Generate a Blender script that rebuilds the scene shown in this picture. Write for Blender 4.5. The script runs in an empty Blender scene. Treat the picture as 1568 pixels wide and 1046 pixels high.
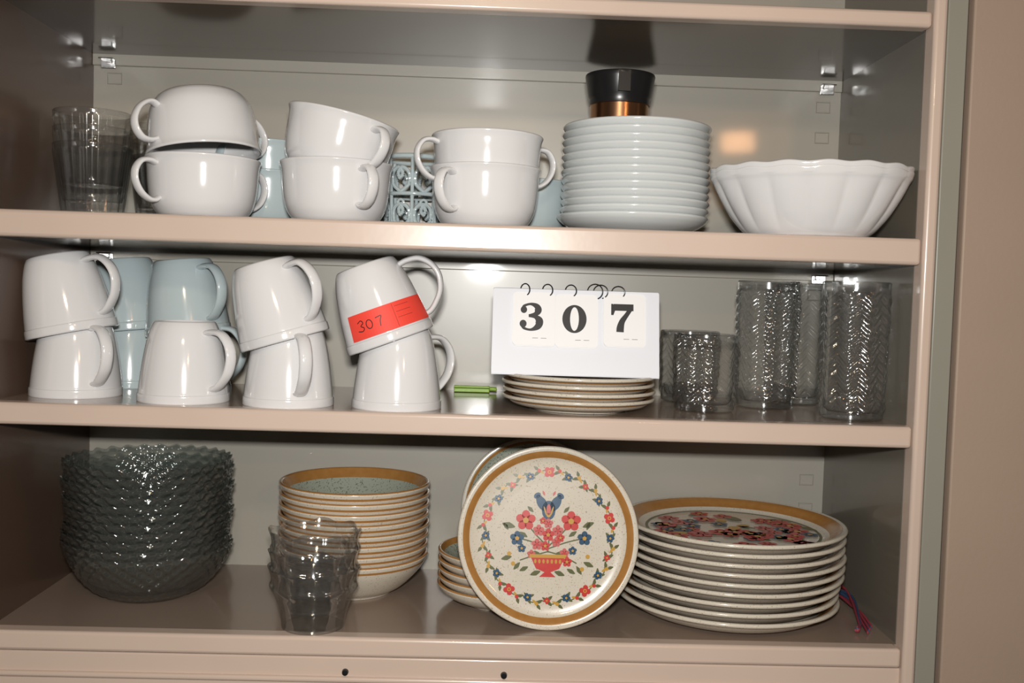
import bpy, math, random
from math import sin, cos, pi, radians
from mathutils import Matrix, Vector
random.seed(7)
ZO = 1.40            # height of the camera lens above the floor (cabinet coordinates are relative to it)
D, XL, XR = .2605, -.4932, .4409
S0, S1, S2, S3 = .2811, .0702, -.1215, -.3522   # shelf heights
T = Matrix.Translation
def Rx(a): return Matrix.Rotation(radians(a), 4, 'X')
def Ry(a): return Matrix.Rotation(radians(a), 4, 'Y')
def Rz(a): return Matrix.Rotation(radians(a), 4, 'Z')
scene = bpy.context.scene
scene.view_settings.view_transform = 'Standard'

# ------------------------------------------------------------------ materials
def mat(name, col, rough=.4, metal=0, trans=0, ior=1.45, coat=0, var=0, vscale=30, vcol=None,
        bump=0, bscale=40, speck=None, sscale=900, spec=.5, sthr=.62):
    m = bpy.data.materials.new(name); m.use_nodes = True
    nt = m.node_tree; b = nt.nodes['Principled BSDF']
    b.inputs['Base Color'].default_value = (*col, 1)
    b.inputs['Roughness'].default_value = rough
    b.inputs['Metallic'].default_value = metal
    b.inputs['Transmission Weight'].default_value = trans
    b.inputs['IOR'].default_value = ior
    b.inputs['Coat Weight'].default_value = coat
    b.inputs['Coat Roughness'].default_value = .06
    b.inputs['Specular IOR Level'].default_value = spec
    tc = nt.nodes.new('ShaderNodeTexCoord')
    src = None
    if var or vcol:
        n = nt.nodes.new('ShaderNodeTexNoise'); n.inputs['Scale'].default_value = vscale; n.inputs['Detail'].default_value = 4
        nt.links.new(tc.outputs['Object'], n.inputs['Vector'])
        mx = nt.nodes.new('ShaderNodeMix'); mx.data_type = 'RGBA'
        mx.inputs['A'].default_value = (*col, 1)
        mx.inputs['B'].default_value = (*(vcol or [c*(1-var) for c in col]), 1)
        nt.links.new(n.outputs['Fac'], mx.inputs['Factor']); src = mx.outputs['Result']
    if speck:
        n = nt.nodes.new('ShaderNodeTexNoise'); n.inputs['Scale'].default_value = sscale; n.inputs['Detail'].default_value = 1
        nt.links.new(tc.outputs['Object'], n.inputs['Vector'])
        r = nt.nodes.new('ShaderNodeMapRange'); r.inputs['From Min'].default_value = sthr; r.inputs['From Max'].default_value = sthr+.06
        nt.links.new(n.outputs['Fac'], r.inputs['Value'])
        mx = nt.nodes.new('ShaderNodeMix'); mx.data_type = 'RGBA'
        mx.inputs['A'].default_value = (*col, 1)
        if src: nt.links.new(src, mx.inputs['A'])
        mx.inputs['B'].default_value = (*speck, 1)
        nt.links.new(r.outputs['Result'], mx.inputs['Factor']); src = mx.outputs['Result']
    if src: nt.links.new(src, b.inputs['Base Color'])
    if bump:
        n = nt.nodes.new('ShaderNodeTexNoise'); n.inputs['Scale'].default_value = bscale; n.inputs['Detail'].default_value = 2
        nt.links.new(tc.outputs['Object'], n.inputs['Vector'])
        bp = nt.nodes.new('ShaderNodeBump'); bp.inputs['Strength'].default_value = bump; bp.inputs['Distance'].default_value = .002
        nt.links.new(n.outputs['Fac'], bp.inputs['Height']); nt.links.new(bp.outputs['Normal'], b.inputs['Normal'])
    return m
def thin_glass(name, tint=(.975,.98,.98), edge=(.74,.77,.77), diff=.015, dcol=(.9,.92,.92), base=.12, rough=.07):
    """thin-walled glass for single-surface shells"""
    m=bpy.data.materials.new(name); m.use_nodes=True; nt=m.node_tree; nt.nodes.clear(); N=nt.nodes.new; L=nt.links.new
    out=N('ShaderNodeOutputMaterial'); lw=N('ShaderNodeLayerWeight'); lw.inputs['Blend'].default_value=.5
    p=N('ShaderNodeMath'); p.operation='POWER'; p.inputs[1].default_value=3.5; L(lw.outputs['Facing'],p.inputs[0])
    ma=N('ShaderNodeMath'); ma.operation='MULTIPLY_ADD'; ma.inputs[1].default_value=.85; ma.inputs[2].default_value=base; ma.use_clamp=True; L(p.outputs[0],ma.inputs[0])
    p2=N('ShaderNodeMath'); p2.operation='POWER'; p2.inputs[1].default_value=2.2; L(lw.outputs['Facing'],p2.inputs[0])
    mc=N('ShaderNodeMix'); mc.data_type='RGBA'; mc.inputs['A'].default_value=(*tint,1); mc.inputs['B'].default_value=(*edge,1); L(p2.outputs[0],mc.inputs['Factor'])
    tr=N('ShaderNodeBsdfTransparent'); L(mc.outputs['Result'],tr.inputs['Color'])
    gl=N('ShaderNodeBsdfGlossy'); gl.inputs['Roughness'].default_value=rough
    df=N('ShaderNodeBsdfDiffuse'); df.inputs['Color'].default_value=(*dcol,1)
    tl=N('ShaderNodeBsdfTranslucent'); tl.inputs['Color'].default_value=(*dcol,1)
    dd=N('ShaderNodeMixShader'); dd.inputs['Fac'].default_value=.5; L(df.outputs[0],dd.inputs[1]); L(tl.outputs[0],dd.inputs[2])
    m1=N('ShaderNodeMixShader'); m1.inputs['Fac'].default_value=diff; L(tr.outputs[0],m1.inputs[1]); L(dd.outputs[0],m1.inputs[2])
    m2=N('ShaderNodeMixShader'); L(ma.outputs[0],m2.inputs['Fac']); L(m1.outputs[0],m2.inputs[1]); L(gl.outputs[0],m2.inputs[2])
    L(m2.outputs[0],out.inputs['Surface']); return m
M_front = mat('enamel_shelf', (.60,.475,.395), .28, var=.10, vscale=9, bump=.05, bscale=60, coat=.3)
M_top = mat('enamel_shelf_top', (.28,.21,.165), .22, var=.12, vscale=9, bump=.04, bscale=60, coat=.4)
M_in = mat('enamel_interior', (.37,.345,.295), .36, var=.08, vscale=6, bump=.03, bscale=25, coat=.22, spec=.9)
M_sidel = mat('enamel_side_left_shaded', (.095,.060,.043), .28, var=.2, vscale=6, bump=.05, bscale=25, coat=.25)  # cabinet enamel with the dark room's reflection painted in as brown
M_sider = mat('enamel_side_right_shaded', (.16,.143,.115), .28, var=.12, vscale=6, bump=.05, bscale=25, coat=.3)  # cabinet enamel, colour lowered to stand in for shade on this wall
M_under = mat('enamel_underside_shaded', (.10,.082,.066), .14, var=.1, vscale=6, bump=.02, bscale=25, coat=.3)  # shade below the shelves is put into this darker enamel colour
M_stile = mat('enamel_stile', (.27,.262,.22), .3, var=.08, vscale=8, bump=.04, bscale=50)
M_door = mat('door_paint', (.36,.27,.21), .5, var=.08, vscale=12, bump=.08, bscale=200, spec=.3)
M_gap = mat('dark_gap', (.03,.025,.02), .8, var=.2)
M_chrome = mat('clip_steel', (.7,.7,.7), .22, metal=1, var=.1)
M_white = mat('white_glaze', (.69,.685,.69), .12, coat=.6, var=.03, vscale=20)
M_blue = mat('pale_blue_glaze', (.47,.55,.57), .15, coat=.6, var=.05, vscale=20)
M_sauc = mat('white_porcelain', (.62,.65,.65), .14, coat=.6, var=.03, vscale=20)
M_cream = mat('cream_stoneware', (.60,.55,.46), .2, coat=.3, var=.05, speck=(.36,.29,.21), sscale=700, sthr=.64, spec=.35)
M_brown = mat('brown_rim_glaze', (.30,.13,.03), .2, coat=.3, vcol=(.40,.205,.065), vscale=120, spec=.35)
M_green = mat('celadon_glaze', (.34,.37,.30), .25, coat=.2, speck=(.15,.16,.12), sscale=520, sthr=.6, spec=.35)
M_glass = thin_glass('clear_glass')
M_ribbed = thin_glass('pressed_glass', edge=(.62,.65,.65), base=.17, rough=.10, diff=.02)
M_smoke = thin_glass('basket_glass', tint=(.87,.90,.89), edge=(.36,.40,.39), diff=.05, dcol=(.60,.65,.63), base=.14, rough=.09)
M_black = mat('black_plastic', (.012,.012,.013), .28, var=.2)
M_copper = mat('copper_band', (.50,.27,.15), .22, metal=1, var=.15, vscale=60)
M_board = mat('white_board', (.70,.725,.78), .45, var=.02)
M_card = mat('white_card', (.80,.80,.81), .5, var=.02)
M_ink = mat('black_ink', (.008,.008,.010), .5, var=.1)
M_tag = mat('red_tag_paper', (.85,.065,.04), .6, var=.12, vscale=40)
M_red = mat('decal_red', (.46,.018,.02), .3, vcol=(.52,.05,.035), vscale=300, spec=.3)
M_pink = mat('decal_pink', (.52,.11,.10), .3, var=.1, spec=.3)
M_navy = mat('decal_blue', (.012,.035,.10), .3, vcol=(.02,.09,.15), vscale=300, spec=.3)
M_leaf = mat('decal_green', (.07,.085,.03), .3, vcol=(.12,.12,.04), vscale=300, spec=.3)
M_yel = mat('decal_yellow', (.50,.28,.04), .3, var=.1, spec=.3)
M_lime = mat('lime_plastic', (.25,.42,.05), .35, var=.1)
M_wire1 = mat('pink_ribbon', (.24,.035,.05), .5, var=.1)
M_wire2 = mat('navy_ribbon', (.03,.06,.12), .5, var=.1)

# ------------------------------------------------------------------ mesh builder
def smooth(pts, n=6):
    out = []
    P = [pts[0]] + list(pts) + [pts[-1]]
    for i in range(1, len(P)-2):
        a, b, c, d = [Vector(q) for q in P[i-1:i+3]]
        for k in range(n):
            t = k/n
            out.append(tuple(.5*((2*b)+(-a+c)*t+(2*a-5*b+4*c-d)*t*t+(-a+3*b-3*c+d)*t**3)))
    out.append(tuple(pts[-1])); return out

class MB:
    def __init__(s): s.v=[]; s.f=[]; s.m=[]
    def lathe(s, prof, M=Matrix(), seg=64, fn=None, loop=False):
        """prof: list of (r, z, mat, inner)"""
        rings=[]
        for (r,z,mi,inn) in prof:
            if r < 1e-5:
                s.v.append(M@Vector((0,0,z))); rings.append([len(s.v)-1])
            else:
                ring=[]
                for k in range(seg):
                    th=2*pi*k/seg; rr,zz=(r,z) if fn is None else fn(r,z,th,inn)
                    s.v.append(M@Vector((rr*cos(th),rr*sin(th),zz))); ring.append(len(s.v)-1)
                rings.append(ring)
        n=len(rings)
        for i in range(n if loop else n-1):
            a,b=rings[i],rings[(i+1)%n]; mi=prof[i][2]
            for k in range(seg):
                k2=(k+1)%seg
                if len(a)==1 and len(b)==1: break
                if len(a)==1: s.f.append((a[0],b[k2],b[k]))
                elif len(b)==1: s.f.append((a[k],a[k2],b[0]))
                else: s.f.append((a[k],a[k2],b[k2],b[k]))
                s.m.append(mi)
    def vessel(s, foot, body, t, M=Matrix(), seg=64, fn=None, mf=None, n=5):
        mf = mf or (lambda r,z,inn:0)
        B=smooth(body,n); pr=[(r,z,mf(r,z,0),0) for r,z in foot]+[(r,z,mf(r,z,0),0) for r,z in B]
        inner=[]
        for i,(r,z) in enumerate(B):
            a=Vector(B[max(i-1,0)]); b=Vector(B[min(i+1,len(B)-1)]); d=(b-a).normalized()
            inner.append((max(r-d.y*t,.0005), z+d.x*t))
        e=Vector(B[-1])-Vector(B[-2]); e.normalize()
        rm=(Vector(B[-1])+Vector(inner[-1]))/2+e*t*.45
        q=(Vector(B[-1])*.85+Vector(inner[-1])*.15)+e*t*.3; q2=(Vector(B[-1])*.15+Vector(inner[-1])*.85)+e*t*.3
        for p in (q,rm,q2): pr.append((p.x,p.y,mf(p.x,p.y,2),0))
        for r,z in reversed(inner): pr.append((r,z,mf(r,z,1),1))
        pr.append((0,inner[0][1],mf(0,inner[0][1],1),1))
        s.lathe(pr,M,seg,fn)
    def tube(s, pts, ra, rb, M=Matrix(), mi=0, seg=12, bn=(0,1,0), closed=False, caps=True):
        """ra: half size in-plane, rb: half size along bn"""
        P=[Vector(p) for p in pts]; n=len(P); rings=[]
        for i,p in enumerate(P):
            a=P[(i-1)%n] if closed else P[max(i-1,0)]; b=P[(i+1)%n] if closed else P[min(i+1,n-1)]
            t=(b-a).normalized(); B=Vector(bn); 
            if abs(B.dot(t))>.95: B=Vector((0.1,.2,1))
            N=t.cross(B).normalized(); B=N.cross(t).normalized()
            A=ra[i] if isinstance(ra,(list,tuple)) else ra
            ring=[]
            for k in range(seg):
                th=2*pi*k/seg; s.v.append(M@(p+N*A*cos(th)+B*rb*sin(th))); ring.append(len(s.v)-1)
            rings.append(ring)
        for i in range(n if closed else n-1):
            a,b=rings[i],rings[(i+1)%n]
            for k in range(seg): s.f.append((a[k],b[k],b[(k+1)%seg],a[(k+1)%seg])); s.m.append(mi)
        if not closed and caps:
            s.f.append(tuple(rings[0])); s.m.append(mi); s.f.append(tuple(reversed(rings[-1]))); s.m.append(mi)
    def poly(s, pts, mi=0):
        i=len(s.v); s.v+= [Vector(p) for p in pts]; s.f.append(tuple(range(i,i+len(pts)))); s.m.append(mi)
    def box(s, a, b, M=Matrix(), mi=0):
        i=len(s.v)
        for z in (a[2],b[2]):
            for x,y in ((a[0],a[1]),(b[0],a[1]),(b[0],b[1]),(a[0],b[1])): s.v.append(M@Vector((x,y,z)))
        for f in ((3,2,1,0),(4,5,6,7),(0,1,5,4),(1,2,6,5),(2,3,7,6),(3,0,4,7)):
            s.f.append(tuple(i+k for k in f)); s.m.append(mi)
    def prism(s, pts, h, M=Matrix(), mi=0):
        n=len(pts); i=len(s.v)
        for z in (0,h):
            for x,y in pts: s.v.append(M@Vector((x,y,z)))
        s.f.append(tuple(i+n+k for k in range(n))); s.m.append(mi)
        s.f.append(tuple(i+n-1-k for k in range(n))); s.m.append(mi)
        for k in range(n): s.f.append((i+k,i+(k+1)%n,i+n+(k+1)%n,i+n+k)); s.m.append(mi)
    def build(s, name, mats, bevel=0, parent=None, sm=True, ang=42, fixn=True):
        me=bpy.data.meshes.new(name)
        lo=Vector([min(v[i] for v in s.v) for i in range(3)]); hi=Vector([max(v[i] for v in s.v) for i in range(3)])
        c=Vector(((lo.x+hi.x)/2,(lo.y+hi.y)/2,lo.z))
        me.from_pydata([tuple(v-c) for v in s.v],[],s.f)
        for m in mats: me.materials.append(m)
        me.polygons.foreach_set('material_index',s.m)
        if fixn:
            import bmesh
            bm=bmesh.new(); bm.from_mesh(me); bmesh.ops.recalc_face_normals(bm,faces=bm.faces); bm.to_mesh(me); bm.free()
        me.polygons.foreach_set('use_smooth',[sm]*len(s.f))
        if sm: me.set_sharp_from_angle(angle=radians(ang))
        o=bpy.data.objects.new(name,me); bpy.context.collection.objects.link(o)
        o.location=c+Vector((0,0,ZO))
        if bevel:
            b=o.modifiers.new('bevel','BEVEL'); b.width=bevel; b.segments=3; b.limit_method='ANGLE'
        if parent: o.parent=parent
        return o

# ------------------------------------------------------------------ cabinet shell
cab=bpy.data.objects.new('kitchen_cabinet',None); bpy.context.collection.objects.link(cab)
def cb(name,a,b,m,bev=0):
    o=MB(); o.box(a,b); return o.build(name,[m],bevel=bev,parent=cab,sm=bool(bev),ang=60)
cb('back_panel',(XL-.01,D,-.62),(XR+.01,D+.01,.62),M_in)
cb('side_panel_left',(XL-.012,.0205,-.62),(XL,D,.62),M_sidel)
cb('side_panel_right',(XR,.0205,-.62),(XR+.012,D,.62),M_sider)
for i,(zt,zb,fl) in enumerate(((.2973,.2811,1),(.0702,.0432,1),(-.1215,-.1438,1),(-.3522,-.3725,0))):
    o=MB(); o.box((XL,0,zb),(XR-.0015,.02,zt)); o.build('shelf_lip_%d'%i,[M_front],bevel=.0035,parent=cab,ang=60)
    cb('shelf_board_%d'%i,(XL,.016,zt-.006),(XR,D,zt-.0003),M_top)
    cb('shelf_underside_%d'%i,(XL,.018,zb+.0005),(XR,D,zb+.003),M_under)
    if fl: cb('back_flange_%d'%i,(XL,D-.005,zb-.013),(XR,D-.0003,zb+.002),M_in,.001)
# stile with rolled inner edge
cb('stile_right',(XR-.001,-.004,-.62),(XR+.0125,.0203,.62),M_front,.004)
cb('stile_right_face',(XR+.0125,-.003,-.62),(XR+.033,.02,.62),M_stile,.0012)
cb('stile_gap',(XR+.033,.002,-.62),(XR+.0355,.02,.62),M_gap)
cb('stile_left',(XL-.034,-.004,-.62),(XL+.001,.0203,.62),M_front,.004)
cb('bottom_rail',(XL,.004,-.62),(XR,.02,-.3735),M_front,.002)
cb('bottom_rail_bead',(XL,.000,-.3995),(XR,.006,-.3935),M_front,.0025)
o=MB(); o.box((XR+.0355,-.010,-.62),(XR+.30,.012,.62)); o.build('door_panel',[M_door],bevel=.002,ang=60,parent=cab)
for k,x in enumerate((-.132,.030)):
    o=MB(); o.lathe([(0,0,0,0),(.0035,0,0,0),(.003,.003,0,0),(0,.0035,0,0)],T((x,.004,-.389))@Rx(90),20); o.build('bumper_%d'%k,[M_black],parent=cab)
# shelf support clips and embossed slots
def clip(x,z,sg,k):
    o=MB()
    o.box((x-.009,D-.016,z-.004),(x+.009,D-.0055,z-.0025)); o.box((x-.009,D-.007,z-.014),(x+.009,D-.0055,z-.003))
    o.box((x+sg*.004-.003,D-.016,z-.009),(x+sg*.004+.003,D-.006,z-.0035))
    o.build('shelf_clip_%d'%k,[M_chrome],bevel=.0008,parent=cab)
def slot(x,z,k,w=.0085,h=.0065):
    o=MB()
    pts=[(x-w,D-.0006,z-h),(x+w,D-.0006,z-h),(x+w,D-.0006,z+h),(x-w,D-.0006,z+h)]
    o.tube(pts,.0009,.0009,closed=True,seg=8); o.build('slot_%d'%k,[M_in],parent=cab)
for k,(x,z,sg) in enumerate(((XL+.02,.2811-.003,1),(XR-.02,.2811-.003,-1),(XL+.02,.0432-.003,1),(XR-.02,.0432-.003,-1))): clip(x,z,sg,k)
for k,(x,z) in enumerate(((XL+.026,.253),(XR-.022,.249),(XR-.022,.211),(XR-.022,-.225),(XR-.022,-.262),(XR-.022,.012))): slot(x,z,k)

# ------------------------------------------------------------------ cups and mugs
MH=.084
def mug(name, M, m):
    o=MB()
    foot=[(0,.0025),(.026,.0025),(.0275,0),(.030,0)]
    body=[(.0315,.0012),(.0345,.0075),(.0385,.021),(.0420,.040),(.0445,.058),(.0460,.072),(.0463,.075),(.0472,.0765),(.0474,.0835)]
    o.vessel(foot,body,.0033,M,72)
    h=smooth([(.0345,0,.0115),(.0435,0,.0100),(.0570,0,.0120),(.0675,0,.0225),(.0710,0,.036),(.0670,0,.051),(.0575,0,.0625),(.0500,0,.0680),(.0440,0,.0690)],5)
    o.tube(h,.0032,.0066,M,seg=14)
    return o.build(name,[m],ang=50)
INV=T((0,0,MH))@Rx(180)
def inv_mug(x,y,z,az,tilt=0,tb=0,m=None,name='coffee_mug'):
    return mug(name, T((x,y,z))@Ry(-tilt)@Rx(tb)@Rz(-az)@INV, m or M_white)
zA=S2
inv_mug(-.4405,.088,zA,44); inv_mug(-.317,.062,zA,34); inv_mug(-.205,.054,zA,66); inv_mug(-.091,.054,zA,-40)
zt=S2+MH-.017
inv_mug(-.445,.088,zt,22,12); inv_mug(-.2095,.054,zt,40,17)
DP=(-.0985,.054,zt+.003); DT=-21
Dm=T(DP)@Ry(DT)@Rz(-4)@INV; mug('coffee_mug',Dm,M_white)
inv_mug(-.425,.206,zA,10,0,0,M_blue); inv_mug(-.426,.206,zt,0,6,0,M_blue)
inv_mug(-.340,.157,zA,18,0,0,M_blue); inv_mug(-.341,.157,zt,40,6,0,M_blue)

def soup_cup(name,M,m=None):
    o=MB()
    foot=[(0,.002),(.037,.002),(.038,0),(.0405,0)]
    body=[(.0420,.0010),(.0465,.0050),(.0520,.0140),(.0550,.0260),(.0565,.0400),(.0573,.0520),(.0582,.058),(.0598,.0625)]
    o.vessel(foot,body,.003,M,80)
    h=smooth([(.0560,0,.0535),(.0640,0,.0560),(.0730,0,.0540),(.0790,0,.0450),(.0790,0,.0340),(.0730,0,.0230),(.0640,0,.0165),(.0570,0,.0160),(.0510,0,.0200)],5)
    for a in (0,180): o.tube(h,.0027,.0060,M@Rz(a),seg=14)
    return o.build(name,[m or M_white],ang=50)
y1=.075
soup_cup('soup_cup',T((-.304,y1,S1))@Rz(180+50))
soup_cup('soup_cup',T((-.303,y1,S1+.063+.0065))@Matrix.Rotation(radians(8),4,Vector((-.6,-.8,0)))@Rz(180+50)@T((0,0,.063))@Rx(180))
soup_cup('soup_cup',T((-.163,y1,S1))@Rz(-54))
soup_cup('soup_cup',T((-.169,y1,S1+.050))@Ry(12)@Rz(-46))
soup_cup('soup_cup',T((-.004,y1,S1))@Rz(180+54))
soup_cup('soup_cup',T((-.003,y1,S1+.034))@Rz(180+24))
for x,n in ((-.262,2),(.040,1)):
    for k in range(n): soup_cup('soup_cup',T((x,.196,S1+.034*k))@Rz(60),M_blue)

# openwork basket behind the cups
o=MB(); cx,cy,r=-.0885,.195,.036
def ring(z,rr,t): o.tube([(cx+rr*cos(a*pi/24),cy+rr*sin(a*pi/24),z) for a in range(48)],t,t,closed=True,seg=10,bn=(0,0,1))
ring(S1+.003,r*.9,.003); ring(S1+.044,r,.0024); ring(S1+.087,r*1.06,.003)
def cyl(u,w): a=-pi/2+u/r; rr=r*(.9+.16*(w/.087)); return (cx+rr*cos(a),cy+rr*sin(a),S1+w)
for k in range(8):
    u0=(k+.5)*2*pi*r/8
    for sg in (1,-1):
        for w0,hh in ((.004,.04),(.046,.04)):
            pts=smooth([(u0,w0),(u0+sg*.010,w0+hh*.22),(u0+sg*.010,w0+hh*.55),(u0+sg*.002,w0+hh*.70),(u0-sg*.003,w0+hh*.50),(u0+sg*.002,w0+hh*.38)],5)
            o.tube([cyl(a,b) for a,b in pts],.0023,.0023,seg=8,bn=(0,0,1))
    u1=u0+pi*r/8
    o.tube([cyl(u1,.002+i*.0085) for i in range(11)],.0022,.0022,seg=8,bn=(1,0.3,0))
    o.tube([cyl(u0+.004*cos(i*pi/6),.033+.004*sin(i*pi/6)) for i in range(12)],.0017,.0017,seg=8,closed=True,bn=(0.3,1,0.1))
o.lathe([(0,0,0,0),(r*.9,0,0,0),(r*.9,.002,0,0),(0,.002,0,0)],T((cx,cy,S1)),48)
o.build('openwork_basket',[M_blue])

# saucer stack
o=MB(); R=.083; SP=.0082
foot=[(0,.002),(.044,.002),(.045,0),(.049,0)]
body=[(.050,.002),(.060,.0045),(.072,.0095),(.0795,.0150),(.0825,.0190)]
for k in range(13):
    sx=random.uniform(-.0007,.0007)
    s_=1.02 if k==0 else 1
    o.vessel(foot,[(a*s_,b) for a,b in body],.0040,T((.1635+sx-(0.002 if k==0 else 0),.120,S1+SP*k)),80)
o.build('saucer_stack',[M_sauc],ang=50)
# travel mug with black lid
o=MB(); zz=S1+SP*12+.0062
pr=[(0,0,1,0),(.0310,0,1,0),(.0320,.001,1,0),(.0325,.0385,1,0),(.0335,.0390,0,0),(.0335,.045,0,0),(.0350,.048,0,0),(.0382,.067,0,0),(.0388,.0705,0,0),(.0382,.0725,0,0),(.034,.0720,0,0),(.033,.0690,0,0),(0,.0690,0,0)]
o.lathe(pr,T((.1425,.118,zz)),72)
o.box((.136,.0795,zz+.049),(.149,.088,zz+.0715),mi=0)
o.build('travel_mug',[M_black,M_copper],ang=35)

# fluted oval bowls
o=MB()
def flute(r,z,th,inn):
    t=z/.066; w=max(0,min(1,t/.3))*(1-.75*max(0,min(1,(t-.72)/.2)))
    k=1+.030*w*((abs(sin(8*th))**.8)-.6)
    return r*k, z+(-.0008*cos(16*th) if z>.060 else 0)
for k,dz in ((0,0),(1,.0045)):
    Mb=T((.3385,.052,S1+dz))@Rz(-19)@Matrix.Diagonal((1.02,.80,1,1))
    foot=[(0,.002),(.054,.002),(.055,0),(.059,0)]
    body=[(.0605,.0015),(.0680,.008),(.0790,.022),(.0885,.038),(.0955,.052),(.0975,.0560),(.1000,.0600),(.1015,.0655)]
    o.vessel(foot,body,.0038,Mb,224,fn=flute)
o.build('fluted_serving_bowl',[M_white],ang=60)

# ------------------------------------------------------------------ glassware
def tumbler(o,M,R,H,amp=.0022,rb=.92,wall=.0032,mode='wave',seg=144,thick=True):
    n=int(H/.0012)
    out=[(0,.001),(R*rb-.004,.0005),(R*rb-.001,.0008)]+[(R*(rb+(1-rb)*i/n),.002+(H-.002)*i/n) for i in range(n+1)]
    pr=[(a,b,0,0) for a,b in out]+[(R-wall/2,H+.0012,0,1),(R-wall,H-.001,0,1),(R-wall,H-.005,0,1)]
    def fn(r,z,th,i):
        if i or z<.006 or z>H*.94: return r,z
        w=min(1,(H*.94-z)/.006)*min(1,(z-.006)/.006)
        if mode=='wave':
            ph_=(th*9/(2*pi))%1; tri=abs(ph_*2-1)
            d=w*(amp*.5*sin(z*620+tri*7)+.0016*cos(9*th)+.0006*sin(z*210+3*th))
        else: d=amp*cos(18*th)
        return r+d,z
    o.lathe(pr,M,seg,fn)
    if thick: o.lathe([(0,.007,0,1),(R*rb-wall-.004,.0075,0,1),(R*rb-wall,.011,0,1),(R*rb-wall+.0008,.02,0,1)],M,seg)
for x,y,H in ((.399,.064,.146),(.3305,.158,.146),(.381,.216,.146),(.2475,.104,.084),(.250,.205,.084)):
    o=MB(); tumbler(o,T((x,y,S2+.0003))@Rz(x*900),.0356,H); o.build('glass_tumbler',[M_ribbed],ang=80,fixn=False)
for x,y,R in ((-.441,.128,.042),(-.392,.213,.037)):
    o=MB()
    for k in range(3): tumbler(o,T((x,y,S1+.0003+.018*k)),R,.080,amp=.0008,rb=.74,wall=.0022,mode='flute',thick=False)
    o.build('glass_tumbler_stack',[M_glass],ang=60,fixn=False)

# basket-weave glass bowls (thin shells)
o=MB()
def shell(o,foot,body,M,seg,fn,lip=.0022,n=8):
    B=smooth(body,n); pr=[(r,z,0,0) for r,z in foot]+[(r,z,0,0) for r,z in B]
    r,z=B[-1]; pr+=[(r-lip*.5,z+.001,0,1),(r-lip,z-.001,0,1),(r-lip*1.1,z-.005,0,1)]
    o.lathe(pr,M,seg,fn)
def weave(r,z,th,inn):
    h=z/.056
    if h<.08: return r,z
    e=max(0,h-.85)/.15; row=int(h*8)
    d=.0021*cos(30*th+(pi if row%2 else 0))*abs(sin(h*8*pi))
    return r+d+.0010*e*cos(30*th), z+.0012*e*cos(30*th)
for k in range(11):
    foot=[(0,.001),(.042,.001),(.043,0),(.047,0)]
    body=[(.048,.0015),(.060,.008),(.072,.020),(.082,.035),(.0885,.048),(.0910,.056)]
    shell(o,foot,body,T((-.378+random.uniform(-.0025,.0025),.141,S3+.0003+.0098*k))@Rz(k*4),240,weave)
o.build('glass_bowl_stack',[M_smoke],ang=70,fixn=False)

# glass dessert cups
o=MB()
def tulip(r,z,th,inn):
    h=max(0,(z-.010)/.052); return r*(1+.045*h*(abs(cos(4*th))*2-1)), z+.0018*h*cos(8*th)
for k in range(3):
    foot=[(0,.002),(.029,.002),(.030,0),(.0325,0)]
    body=[(.033,.002),(.0335,.008),(.036,.020),(.041,.034),(.0450,.042),(.0435,.047),(.0440,.054),(.0465,.062)]
    shell(o,foot,body,T((-.171,.036,S3+.0003+.0195*k))@Rz(22*k),128,tulip)
o.build('glass_dessert_cup_stack',[M_ribbed],ang=60,fixn=False)

# ------------------------------------------------------------------ stoneware
def plate_parts(R,H,rf):
    foot=[(0,.002),(rf-.004,.002),(rf-.003,0),(rf,0)]
    body=[(rf+.002,.003),(.68*R,.0033),(.80*R,.0040),(.885*R,H*.48),(.95*R,H*.80),(R-.001,H-.002)]
    return foot,body
def mf_plate(R,inn_mat=0,green=None,lo=.875):
    def f(r,z,i):
        if i==1:
            if r>lo*R and r<.965*R: return 1
            return green if (green is not None and r<lo*R) else 0
        return 0
    return f
# bowls with brown rims
o=MB()
for k in range(8):
    foot=[(0,.002),(.042,.002),(.043,0),(.047,0)]
    body=[(.048,.002),(.059,.008),(.071,.019),(.081,.031),(.0860,.040),(.0880,.0445)]
    def mf(r,z,i):
        if i==2: return 1
        if i==1: return 2 if r<.079 else 1
        return 1 if .0385<z<.0405 else 0
    o.vessel(foot,body,.0045,T((-.147+random.uniform(-.0008,.0008),.1695,S3+.0118*k)),88,mf=mf)
o.build('stoneware_bowl_stack',[M_cream,M_brown,M_green],ang=50)
# small bowls behind the leaning plate
o=MB()
for k in range(5):
    foot=[(0,.002),(.036,.002),(.037,0),(.041,0)]
    body=[(.042,.002),(.052,.005),(.062,.010),(.069,.016),(.072,.021)]
    def mf(r,z,i):
        if i==2: return 1
        if i==1: return 2 if r<.065 else 1
        return 0
    o.vessel(foot,body,.0042,T((.026,.136,S3+.0095*k)),80,mf=mf)
o.build('small_bowl_stack',[M_cream,M_brown,M_green],ang=50)

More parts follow.
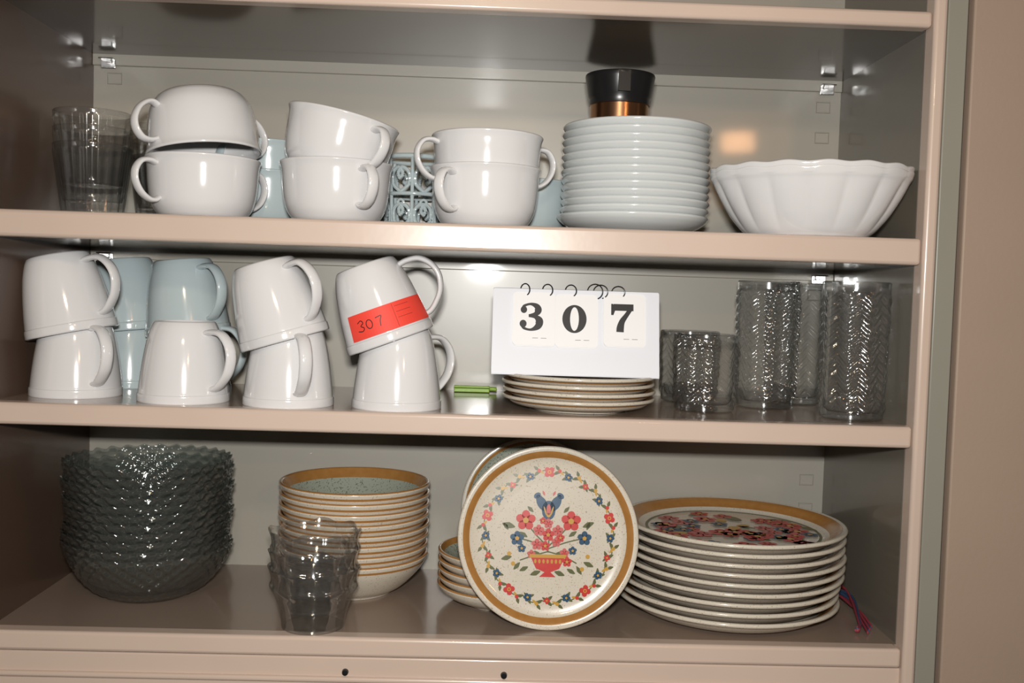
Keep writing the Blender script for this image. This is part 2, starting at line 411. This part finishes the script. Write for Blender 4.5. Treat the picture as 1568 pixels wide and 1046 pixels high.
# decals
class Dec:
    def __init__(s,o,M,z,u): s.o=o; s.M=M; s.z=z; s.u=u; s.k=1; s.oy=0
    def P(s,x,y,l): return s.M@Vector((x*s.u*s.k,(y+s.oy)*s.u*s.k,s.z+.00012*l))
    def blob(s,x,y,rx,ry,a,mi,l=1,n=14,pt=0):
        pts=[]
        for k in range(n):
            t=2*pi*k/n; px=rx*cos(t); py=ry*sin(t)*(1-pt*abs(cos(t)))
            pts.append(s.P(x+px*cos(a)-py*sin(a),y+px*sin(a)+py*cos(a),l))
        s.o.poly(pts,mi)
    def leaf(s,x,y,L,a,mi,l=1): s.blob(x+cos(a)*L,y+sin(a)*L,L,L*.46,a,mi,l,12,.5)
    def flower(s,x,y,r,n,mi,mc,l=2,a0=0.3):
        for k in range(n):
            a=a0+2*pi*k/n; s.blob(x+cos(a)*r*.58,y+sin(a)*r*.58,r*.48,r*.44,a,mi,l,10)
        s.blob(x,y,r*.30,r*.30,0,mc,l+1,10)
    def line(s,pts,w,mi,l=1):
        for i in range(len(pts)-1):
            a=Vector(pts[i]); b=Vector(pts[i+1]); d=(b-a)
            if d.length<1e-6: continue
            n=Vector((-d.y,d.x)).normalized()*w
            s.o.poly([s.P(*(a+n),l),s.P(*(a-n),l),s.P(*(b-n),l),s.P(*(b+n),l)],mi)
RED,PINK,NAVY,LEAF,YEL=3,4,5,6,7
PM=[M_cream,M_brown,M_green,M_red,M_pink,M_navy,M_leaf,M_yel]
def garland(d):
    R0=99
    d.line([((R0+2.5*sin(t*pi/90*20))*cos(t*pi/90),(R0+2.5*sin(t*pi/90*20))*sin(t*pi/90)) for t in range(181)],.8,LEAF,1)
    for k in range(5):
        a=pi/2+k*2*pi/5; x,y=R0*cos(a),R0*sin(a)
        for q in range(4):
            b=a+pi/4+q*pi/2; d.blob(x+5*cos(b),y+5*sin(b),4.2,4.2,0,RED,3,8)
        d.blob(x,y,4.6,4.6,0,RED,4,10); d.blob(x,y,3.0,3.0,0,YEL,5,10); d.blob(x,y,1.6,1.6,0,RED,6,8)
        for j in range(1,8):
            b=a+j*2*pi/5/8; rr=R0+(3 if j%2 else -3); bx,by=rr*cos(b),rr*sin(b)
            if j in (2,6): d.flower(bx,by,6.2,5,NAVY,YEL,3,b)
            elif j==4: d.flower(bx,by,5.0,4,RED,YEL,3,b)
            else: d.blob(bx,by,3,3,0,YEL if j in(3,5) else RED,3,8)
            d.leaf(bx,by,5.6,b+pi/2+.7,LEAF,2); d.leaf(bx,by,5.6,b+pi/2-.8,LEAF,2)
            d.leaf(bx,by,4.4,b-pi/2-.6,YEL if j%2 else LEAF,2)
def bouquet(d):
    d.k=1.06; d.oy=1
    for pts in ([(0,-22),(2,10),(0,36)],[(0,-15),(-18,2),(-33,20)],[(0,-15),(18,2),(33,20)],[(0,-18),(-25,-8),(-43,-4)],[(0,-18),(28,-8),(52,-2)],[(0,-22),(-20,-28),(-40,-35)],[(0,-22),(22,-28),(42,-38)]):
        d.line(smooth(pts,6),.9,LEAF,1)
    # tulip
    d.blob(0,37,10,14,0,NAVY,2); d.blob(-10,47,7,15,.55,NAVY,2,14,.3); d.blob(10,47,7,15,-.55,NAVY,2,14,.3)
    d.blob(-17,58,5.5,4,.6,NAVY,2); d.blob(17,58,5.5,4,-.6,NAVY,2)
    d.blob(0,38,3.2,8,0,PINK,3); d.blob(-5,36,1.2,7,.3,YEL,3); d.blob(5,36,1.2,7,-.3,YEL,3)
    d.leaf(-6,58,4,2.0,PINK,3); d.leaf(6,58,4,1.1,PINK,3)
    for x,y,r in ((-33,22,14),(33,22,14)): d.flower(x,y,r,5,RED,YEL,3)
    for x,y,r in ((-14,8,8),(14,8,8),(0,18,7),(-16,-12,8),(12,-8,7),(24,-24,7),(-24,-26,6)): d.flower(x,y,r,5,PINK,RED,3)
    for x,y,r in ((0,2,9),(-4,-14,7),(18,-2,6),(28,-36,7),(-8,22,5)): d.flower(x,y,r,5,RED,YEL,5)
    for x,y,r in ((-45,-4,10),(53,-2,10),(-38,-18,6),(36,-20,6)): d.flower(x,y,r,5,NAVY,YEL,3)
    for x,y,L,a in ((-48,12,10,2.9),(-58,8,6,2.2),(50,14,9,.4),(56,10,6,1.2),(-52,-30,8,3.4),(-40,-38,7,4.0),(52,-36,8,-.4),(42,-42,7,-1.0),(-30,-2,7,2.6),(30,0,7,.6),(-22,34,6,2.4),(22,34,6,.8),(-12,-24,7,3.2),(12,-24,7,0),(-28,-44,7,3.6),(28,-46,7,-.5)): d.leaf(x,y,L,a,LEAF,2)
    for x,y in ((-56,-26),(-50,-40),(58,-28),(50,-46),(0,30)): d.blob(x,y,3.2,3.2,0,YEL,3,10)
    # urn basket
    d.o.poly([d.P(-25,-29,4),d.P(-17,-46,4),d.P(17,-46,4),d.P(25,-29,4)],RED)
    d.o.poly([d.P(-27,-26,5),d.P(-26,-31,5),d.P(26,-31,5),d.P(27,-26,5)],YEL)
    for k in range(7): d.blob(-18+6*k,-36,1.8,3.2,0,YEL,5,8)
    d.o.poly([d.P(-17,-46,4),d.P(-5,-51,4),d.P(5,-51,4),d.P(17,-46,4)],RED)
    d.o.poly([d.P(-4,-51,4),d.P(-12,-58,4),d.P(12,-58,4),d.P(4,-51,4)],RED)
    d.leaf(-10,-50,8,3.5,LEAF,3); d.leaf(10,-50,8,-.35,LEAF,3)

# leaning decorated plate
def lean(x,y0,R,H,TL,zr=0): return T((x,y0+R*sin(radians(TL))+H*cos(radians(TL)),S3+R*cos(radians(TL))-H*sin(radians(TL))+.0006))@Ry(zr)@Rx(90-TL)
R=.0962; H=.0125
o=MB(); foot,body=plate_parts(R,H,.055)
Ml=lean(.0745,.036,R,H,9.5)
o.vessel(foot,body,.0042,Ml,112,mf=mf_plate(R,lo=.885))
d=Dec(o,Ml,.0033+.0042+.0006,R/138)
garland(d); bouquet(d)
o.build('decorated_plate',PM,ang=50,fixn=False)
# second plate leaning against the cabinet back
R2=.0880; o=MB(); foot,body=plate_parts(R2,.011,.050)
o.vessel(foot,body,.004,lean(.066,.2165,R2,.011,9.0),88,mf=mf_plate(R2,green=2,lo=.93))
o.build('dinner_plate',PM,ang=50)

# dinner plate stack
R=.126; H=.0190; o=MB(); foot,body=plate_parts(R,H,.078)
for k in range(9):
    dx=random.uniform(-.0015,.0015); dy=random.uniform(-.0008,.0008)
    if k<3: dx-=.005
    Mk=T((.2910+dx,.1295+dy,S3+.0103*k))
    o.vessel(foot,body,.0046,Mk,120,mf=mf_plate(R,green=None,lo=.86))
d=Dec(o,Mk,.0033+.0046+.0006,R/125)
random.seed(3)
d.line([(97*cos(t*pi/60),97*sin(t*pi/60)) for t in range(121)],1.6,LEAF,1)
for k in range(80):
    a=random.uniform(0,2*pi); r=90*math.sqrt(random.random()); x,y=r*cos(a),r*sin(a); t=random.random()
    if t<.36: d.flower(x,y,random.uniform(9,15),5,RED,YEL,3+k%4)
    elif t<.46: d.flower(x,y,random.uniform(9,13),5,PINK,RED,3+k%4)
    elif t<.60: d.flower(x,y,10,5,NAVY,YEL,3+k%4)
    elif t<.93: d.leaf(x,y,random.uniform(9,14),random.uniform(0,6),LEAF,2+k%3)
    else: d.blob(x,y,9,7,a,YEL,3+k%4)
o.build('dinner_plate_stack',PM,ang=50,fixn=False)

# plates under the sign
R=.083; o=MB(); foot,body=plate_parts(R,.0135,.052)
def mfs(r,z,i):
    if i==1 and r>.88*R: return 1
    if i==0 and z>.0085 and z<.0105: return 1
    return 0
for k in range(4): o.vessel(foot,body,.0038,T((.1045+random.uniform(-.001,.001),.0865,S2+.0080*k)),96,mf=mfs)
o.build('side_plate_stack',PM,ang=50)

# ------------------------------------------------------------------ 307 sign
o=MB(); zs=S2+.0080*3+.0150; ys=.046; Wd=.178; Hh=.0925; tl=13
V=Vector((0,sin(radians(tl)),cos(radians(tl)))); N=Vector((0,-cos(radians(tl)),sin(radians(tl))))
P0=Vector((.0080,ys,zs))
Mbd=Matrix((( 1,V.x,N.x,P0.x),(0,V.y,N.y,P0.y),(0,V.z,N.z,P0.z),(0,0,0,1)))
def rrect(x0,y0,x1,y1,r,n=5):
    pts=[]
    for cx_,cy_,a0 in ((x1-r,y0+r,-90),(x1-r,y1-r,0),(x0+r,y1-r,90),(x0+r,y0+r,180)):
        for k in range(n+1):
            a=radians(a0+90*k/n); pts.append((cx_+r*cos(a),cy_+r*sin(a)))
    return pts
o.prism(rrect(0,0,Wd,Hh,.002),.002,Mbd@T((0,0,-.002)),0)
V2=Vector((0,-sin(radians(tl)),cos(radians(tl))))
Mb2=Matrix(((1,V2.x,0,P0.x),(0,V2.y,cos(radians(tl)),ys+2*Hh*sin(radians(tl))+.004),(0,V2.z,sin(radians(tl)),zs),(0,0,0,1)))
o.prism(rrect(0,0,Wd,Hh,.002),.002,Mb2,0)
o.box((.0080,ys+.001,zs-.0008),(.0080+Wd,ys+.045,zs+.001),mi=0)
def stroke(o,Mx,pts,mi,l,n=8):
    S=smooth(pts,n); L=[];Rr=[]
    for i,(x,y,w) in enumerate(S):
        a=Vector(S[max(i-1,0)][:2]); b=Vector(S[min(i+1,len(S)-1)][:2]); dd=(b-a).normalized(); nn=Vector((-dd.y,dd.x))*w
        L.append(Mx@Vector((x+nn.x,y+nn.y,l))); Rr.append(Mx@Vector((x-nn.x,y-nn.y,l)))
    for i in range(len(S)-1): o.poly([L[i],Rr[i],Rr[i+1],L[i+1]],mi)
def disc(o,Mx,x,y,r,mi,l): o.poly([Mx@Vector((x+r*cos(k*pi/10),y+r*sin(k*pi/10),l)) for k in range(20)],mi)
cards=[(.0435,.0600,'3'),(.0890,.0590,'0'),(.1405,.0615,'7')]
for i,(cx_,cy_,ch) in enumerate(cards):
    for q in range(3):
        o.prism(rrect(cx_-.0225+.0004*q,cy_-.0290-.0006*q,cx_+.0225+.0003*q,cy_+.0285,.005),.0004,Mbd@T((0,0,.0005+.0006*(2-q))),1)
    z=.0025; s_=.0305
    Mg=Mbd@T((cx_-.002,cy_+.0015,z))@Matrix.Diagonal((.0275,s_,1,1))
    if ch=='0':
        n=40
        for k in range(n):
            a,b=2*pi*k/n,2*pi*(k+1)/n
            o.poly([Mg@Vector((.47*cos(a),.5*sin(a),0)),Mg@Vector((.47*cos(b),.5*sin(b),0)),Mg@Vector((.17*cos(b),.42*sin(b),0)),Mg@Vector((.17*cos(a),.42*sin(a),0))],2)
    elif ch=='3':
        stroke(o,Mg,[(-.33,.24,.09),(-.30,.38,.05),(-.05,.455,.045),(.18,.38,.10),(.24,.24,.14),(.14,.10,.08),(-.12,.045,.04)],2,0)
        stroke(o,Mg,[(-.12,.03,.04),(.14,.0,.07),(.29,-.14,.15),(.24,-.33,.12),(-.02,-.455,.045),(-.30,-.40,.05),(-.36,-.24,.09)],2,.0001)
        disc(o,Mg,-.31,.25,.125,2,.0002); disc(o,Mg,-.33,-.25,.135,2,.0002)
    else:
        o.poly([Mg@Vector(p) for p in ((-.40,.26,0),(.42,.26,0),(.42,.5,0),(-.36,.5,0))],2)
        o.poly([Mg@Vector(p) for p in ((-.45,.10,.0001),(-.36,.10,.0001),(-.28,.30,.0001),(-.38,.5,.0001),(-.45,.5,.0001))],2)
        stroke(o,Mg,[(.33,.36,.08),(.14,.10,.085),(-.02,-.12,.11),(-.09,-.34,.14),(-.10,-.5,.145)],2,.0002)
    for dx in (-.001,.008): o.poly([Mbd@Vector(p) for p in ((cx_+dx,cy_-.0215,z),(cx_+dx+.006,cy_-.0215,z),(cx_+dx+.006,cy_-.0211,z),(cx_+dx,cy_-.0211,z))],2)
for i,(u,rr) in enumerate(((.034,.0075),(.058,.0075),(.083,.0075),(.109,.0095),(.115,.0085),(.134,.0075))):
    c=Mbd@Vector((u,Hh-.001,.0)); ry=Rz(38+i*5)
    o.tube([c+(ry@Vector((0,rr*cos(k*pi/12),rr*.85*sin(k*pi/12)))) for k in range(24)],.0007,.0007,closed=True,seg=8,mi=3,bn=tuple(ry@Vector((1,0,0))))
M_ring=mat('ring_wire',(.05,.05,.055),.3,metal=.8,var=.1)
o.build('number_sign',[M_board,M_card,M_ink,M_ring],ang=40)

# ------------------------------------------------------------------ tag on leaning mug
o=MB()
rp=[(0,.030),(.0075,.0345),(.021,.0385),(.040,.0420),(.058,.0445),(.072,.0460),(.0755,.0466),(.0775,.0474),(.090,.0476)]
def rad(z):
    for (a,ra),(b,rb_) in zip(rp,rp[1:]):
        if a<=z<=b: return ra+(rb_-ra)*(z-a)/(b-a)
    return .047
def tagp(a,z,off):  # a: degrees from camera-facing direction (+ = right), z from mug base
    r=rad(z)+off; al=radians(a)
    return T(DP)@Ry(DT)@Vector((r*sin(al),-r*cos(al),MH-z))
na=32; z0,z1=.047,.0735; A0,A1=-44,78
for off in (.0010,.0014):
    for k in range(na):
        a0=A0+(A1-A0)*k/na; a1=A0+(A1-A0)*(k+1)/na
        o.poly([tagp(a0,z0,off),tagp(a1,z0,off),tagp(a1,z1,off),tagp(a0,z1,off)],0)
def tstroke(pts,w=.00042):
    S=smooth(pts,6)
    for i in range(len(S)-1):
        (x0,y0),(x1,y1)=S[i],S[i+1]; dd=Vector((x1-x0,y1-y0))
        if dd.length<1e-7: continue
        nn=Vector((-dd.y,dd.x)).normalized()*w
        f=lambda x,y: tagp(math.degrees(x/.043)+19,.0605-y,.0019)
        o.poly([f(x0+nn.x,y0+nn.y),f(x0-nn.x,y0-nn.y),f(x1-nn.x,y1-nn.y),f(x1+nn.x,y1+nn.y)],1)
X=-.036
tstroke([(X,.004),(X+.004,.006),(X+.006,.003),(X+.003,.0005),(X+.006,-.002),(X+.004,-.005),(X-.001,-.004)])
X=-.024
tstroke([(X+.003*cos(t*pi/6+1.5),.0045*sin(t*pi/6+1.5)) for t in range(13)])
X=-.015
tstroke([(X-.002,.004),(X+.001,.0045),(X+.004,.0045),(X+.002,.0),(X+.001,-.0055)])
for yy in (.009,.003,-.003): tstroke([(.004,yy),(.012,yy),(.020,yy)],.00012)
tstroke([(.002,-.012),(.002,.012)],.00012)
o.build('price_tag',[M_tag,M_ink],fixn=False)

# bag clip and ribbons
o=MB(); o.box((-.036,D-.030,S2+.0002),(.008,D-.020,S2+.005)); o.box((-.036,D-.030,S2+.0055),(.008,D-.020,S2+.008)); o.tube([(.008,D-.025,S2+.0045),(.013,D-.025,S2+.0045),(.017,D-.025,S2+.004)],.0028,.003,seg=10)
o.build('bag_clip',[M_lime],bevel=.0012)
o=MB()
for k in range(9):
    a=random.uniform(-1,1); b=random.uniform(-1,1)
    pts=smooth([(.400+.003*k*.5,.225+.003*k*.5,S3+.003+.001*k),(.421,.175+.010*a,S3+.016+.004*b),(.430,.125+.01*b,S3+.009+.0015*k),(.431-.002*k,.085-.004*k,S3+.006+.003*a),(.432-.003*k,.062-.005*(k%5),S3+.003)],6)
    o.tube(pts,.0011,.0019,mi=k%2,seg=8,bn=(0,0,1))
o.build('ribbon_bundle',[M_wire1,M_wire2])

# ------------------------------------------------------------------ camera
f,th,ph,ro=1524.75,.0462,.0277,.0309
F=Vector((sin(ph)*cos(th),cos(ph)*cos(th),-sin(th))); R0=Vector((cos(ph),-sin(ph),0)); U0=R0.cross(F)
Rv=R0*cos(ro)+U0*sin(ro); Uv=U0*cos(ro)-R0*sin(ro)
cd=bpy.data.cameras.new('camera'); cam=bpy.data.objects.new('camera',cd); bpy.context.collection.objects.link(cam)
cam.matrix_world=Matrix(((Rv.x,Uv.x,-F.x,0),(Rv.y,Uv.y,-F.y,-1),(Rv.z,Uv.z,-F.z,ZO),(0,0,0,1)))
cd.sensor_width=36; cd.lens=f/1568*36; cd.clip_start=.02; scene.camera=cam

# ------------------------------------------------------------------ lights
def area(name,loc,tgt,e,sx,sy,col):
    l=bpy.data.lights.new(name,'AREA'); l.shape='RECTANGLE'; l.size=sx; l.size_y=sy; l.energy=e; l.color=col
    ob=bpy.data.objects.new(name,l); bpy.context.collection.objects.link(ob); ob.location=Vector(loc)+Vector((0,0,ZO))
    ob.rotation_euler=(Vector(tgt)-Vector(loc)).to_track_quat('-Z','Y').to_euler(); return ob
area('camera_flash',(-.005,-1.02,.072),(0,.1,-.03),11.3,.055,.03,(1,.98,.945))
area('ceiling_lamp',(-.02,-1.45,.62),(0,.1,-.05),3,.14,.08,(1,.80,.55))
area('room_lamp',(1.02,-2.6,.66),(0,.1,0),2.6,.13,.08,(1,.50,.22))
w=bpy.data.worlds.new('world'); scene.world=w; w.use_nodes=True
nt=w.node_tree; bg=nt.nodes['Background']; bg.inputs['Strength'].default_value=.15
tc=nt.nodes.new('ShaderNodeTexCoord'); n=nt.nodes.new('ShaderNodeTexNoise'); n.inputs['Scale'].default_value=2.2; n.inputs['Detail'].default_value=2
cr=nt.nodes.new('ShaderNodeValToRGB'); cr.color_ramp.elements[0].position=.35; cr.color_ramp.elements[0].color=(.10,.07,.05,1); cr.color_ramp.elements[1].position=.75; cr.color_ramp.elements[1].color=(.85,.68,.52,1)
nt.links.new(tc.outputs['Generated'],n.inputs['Vector']); nt.links.new(n.outputs['Fac'],cr.inputs['Fac']); nt.links.new(cr.outputs['Color'],bg.inputs['Color'])
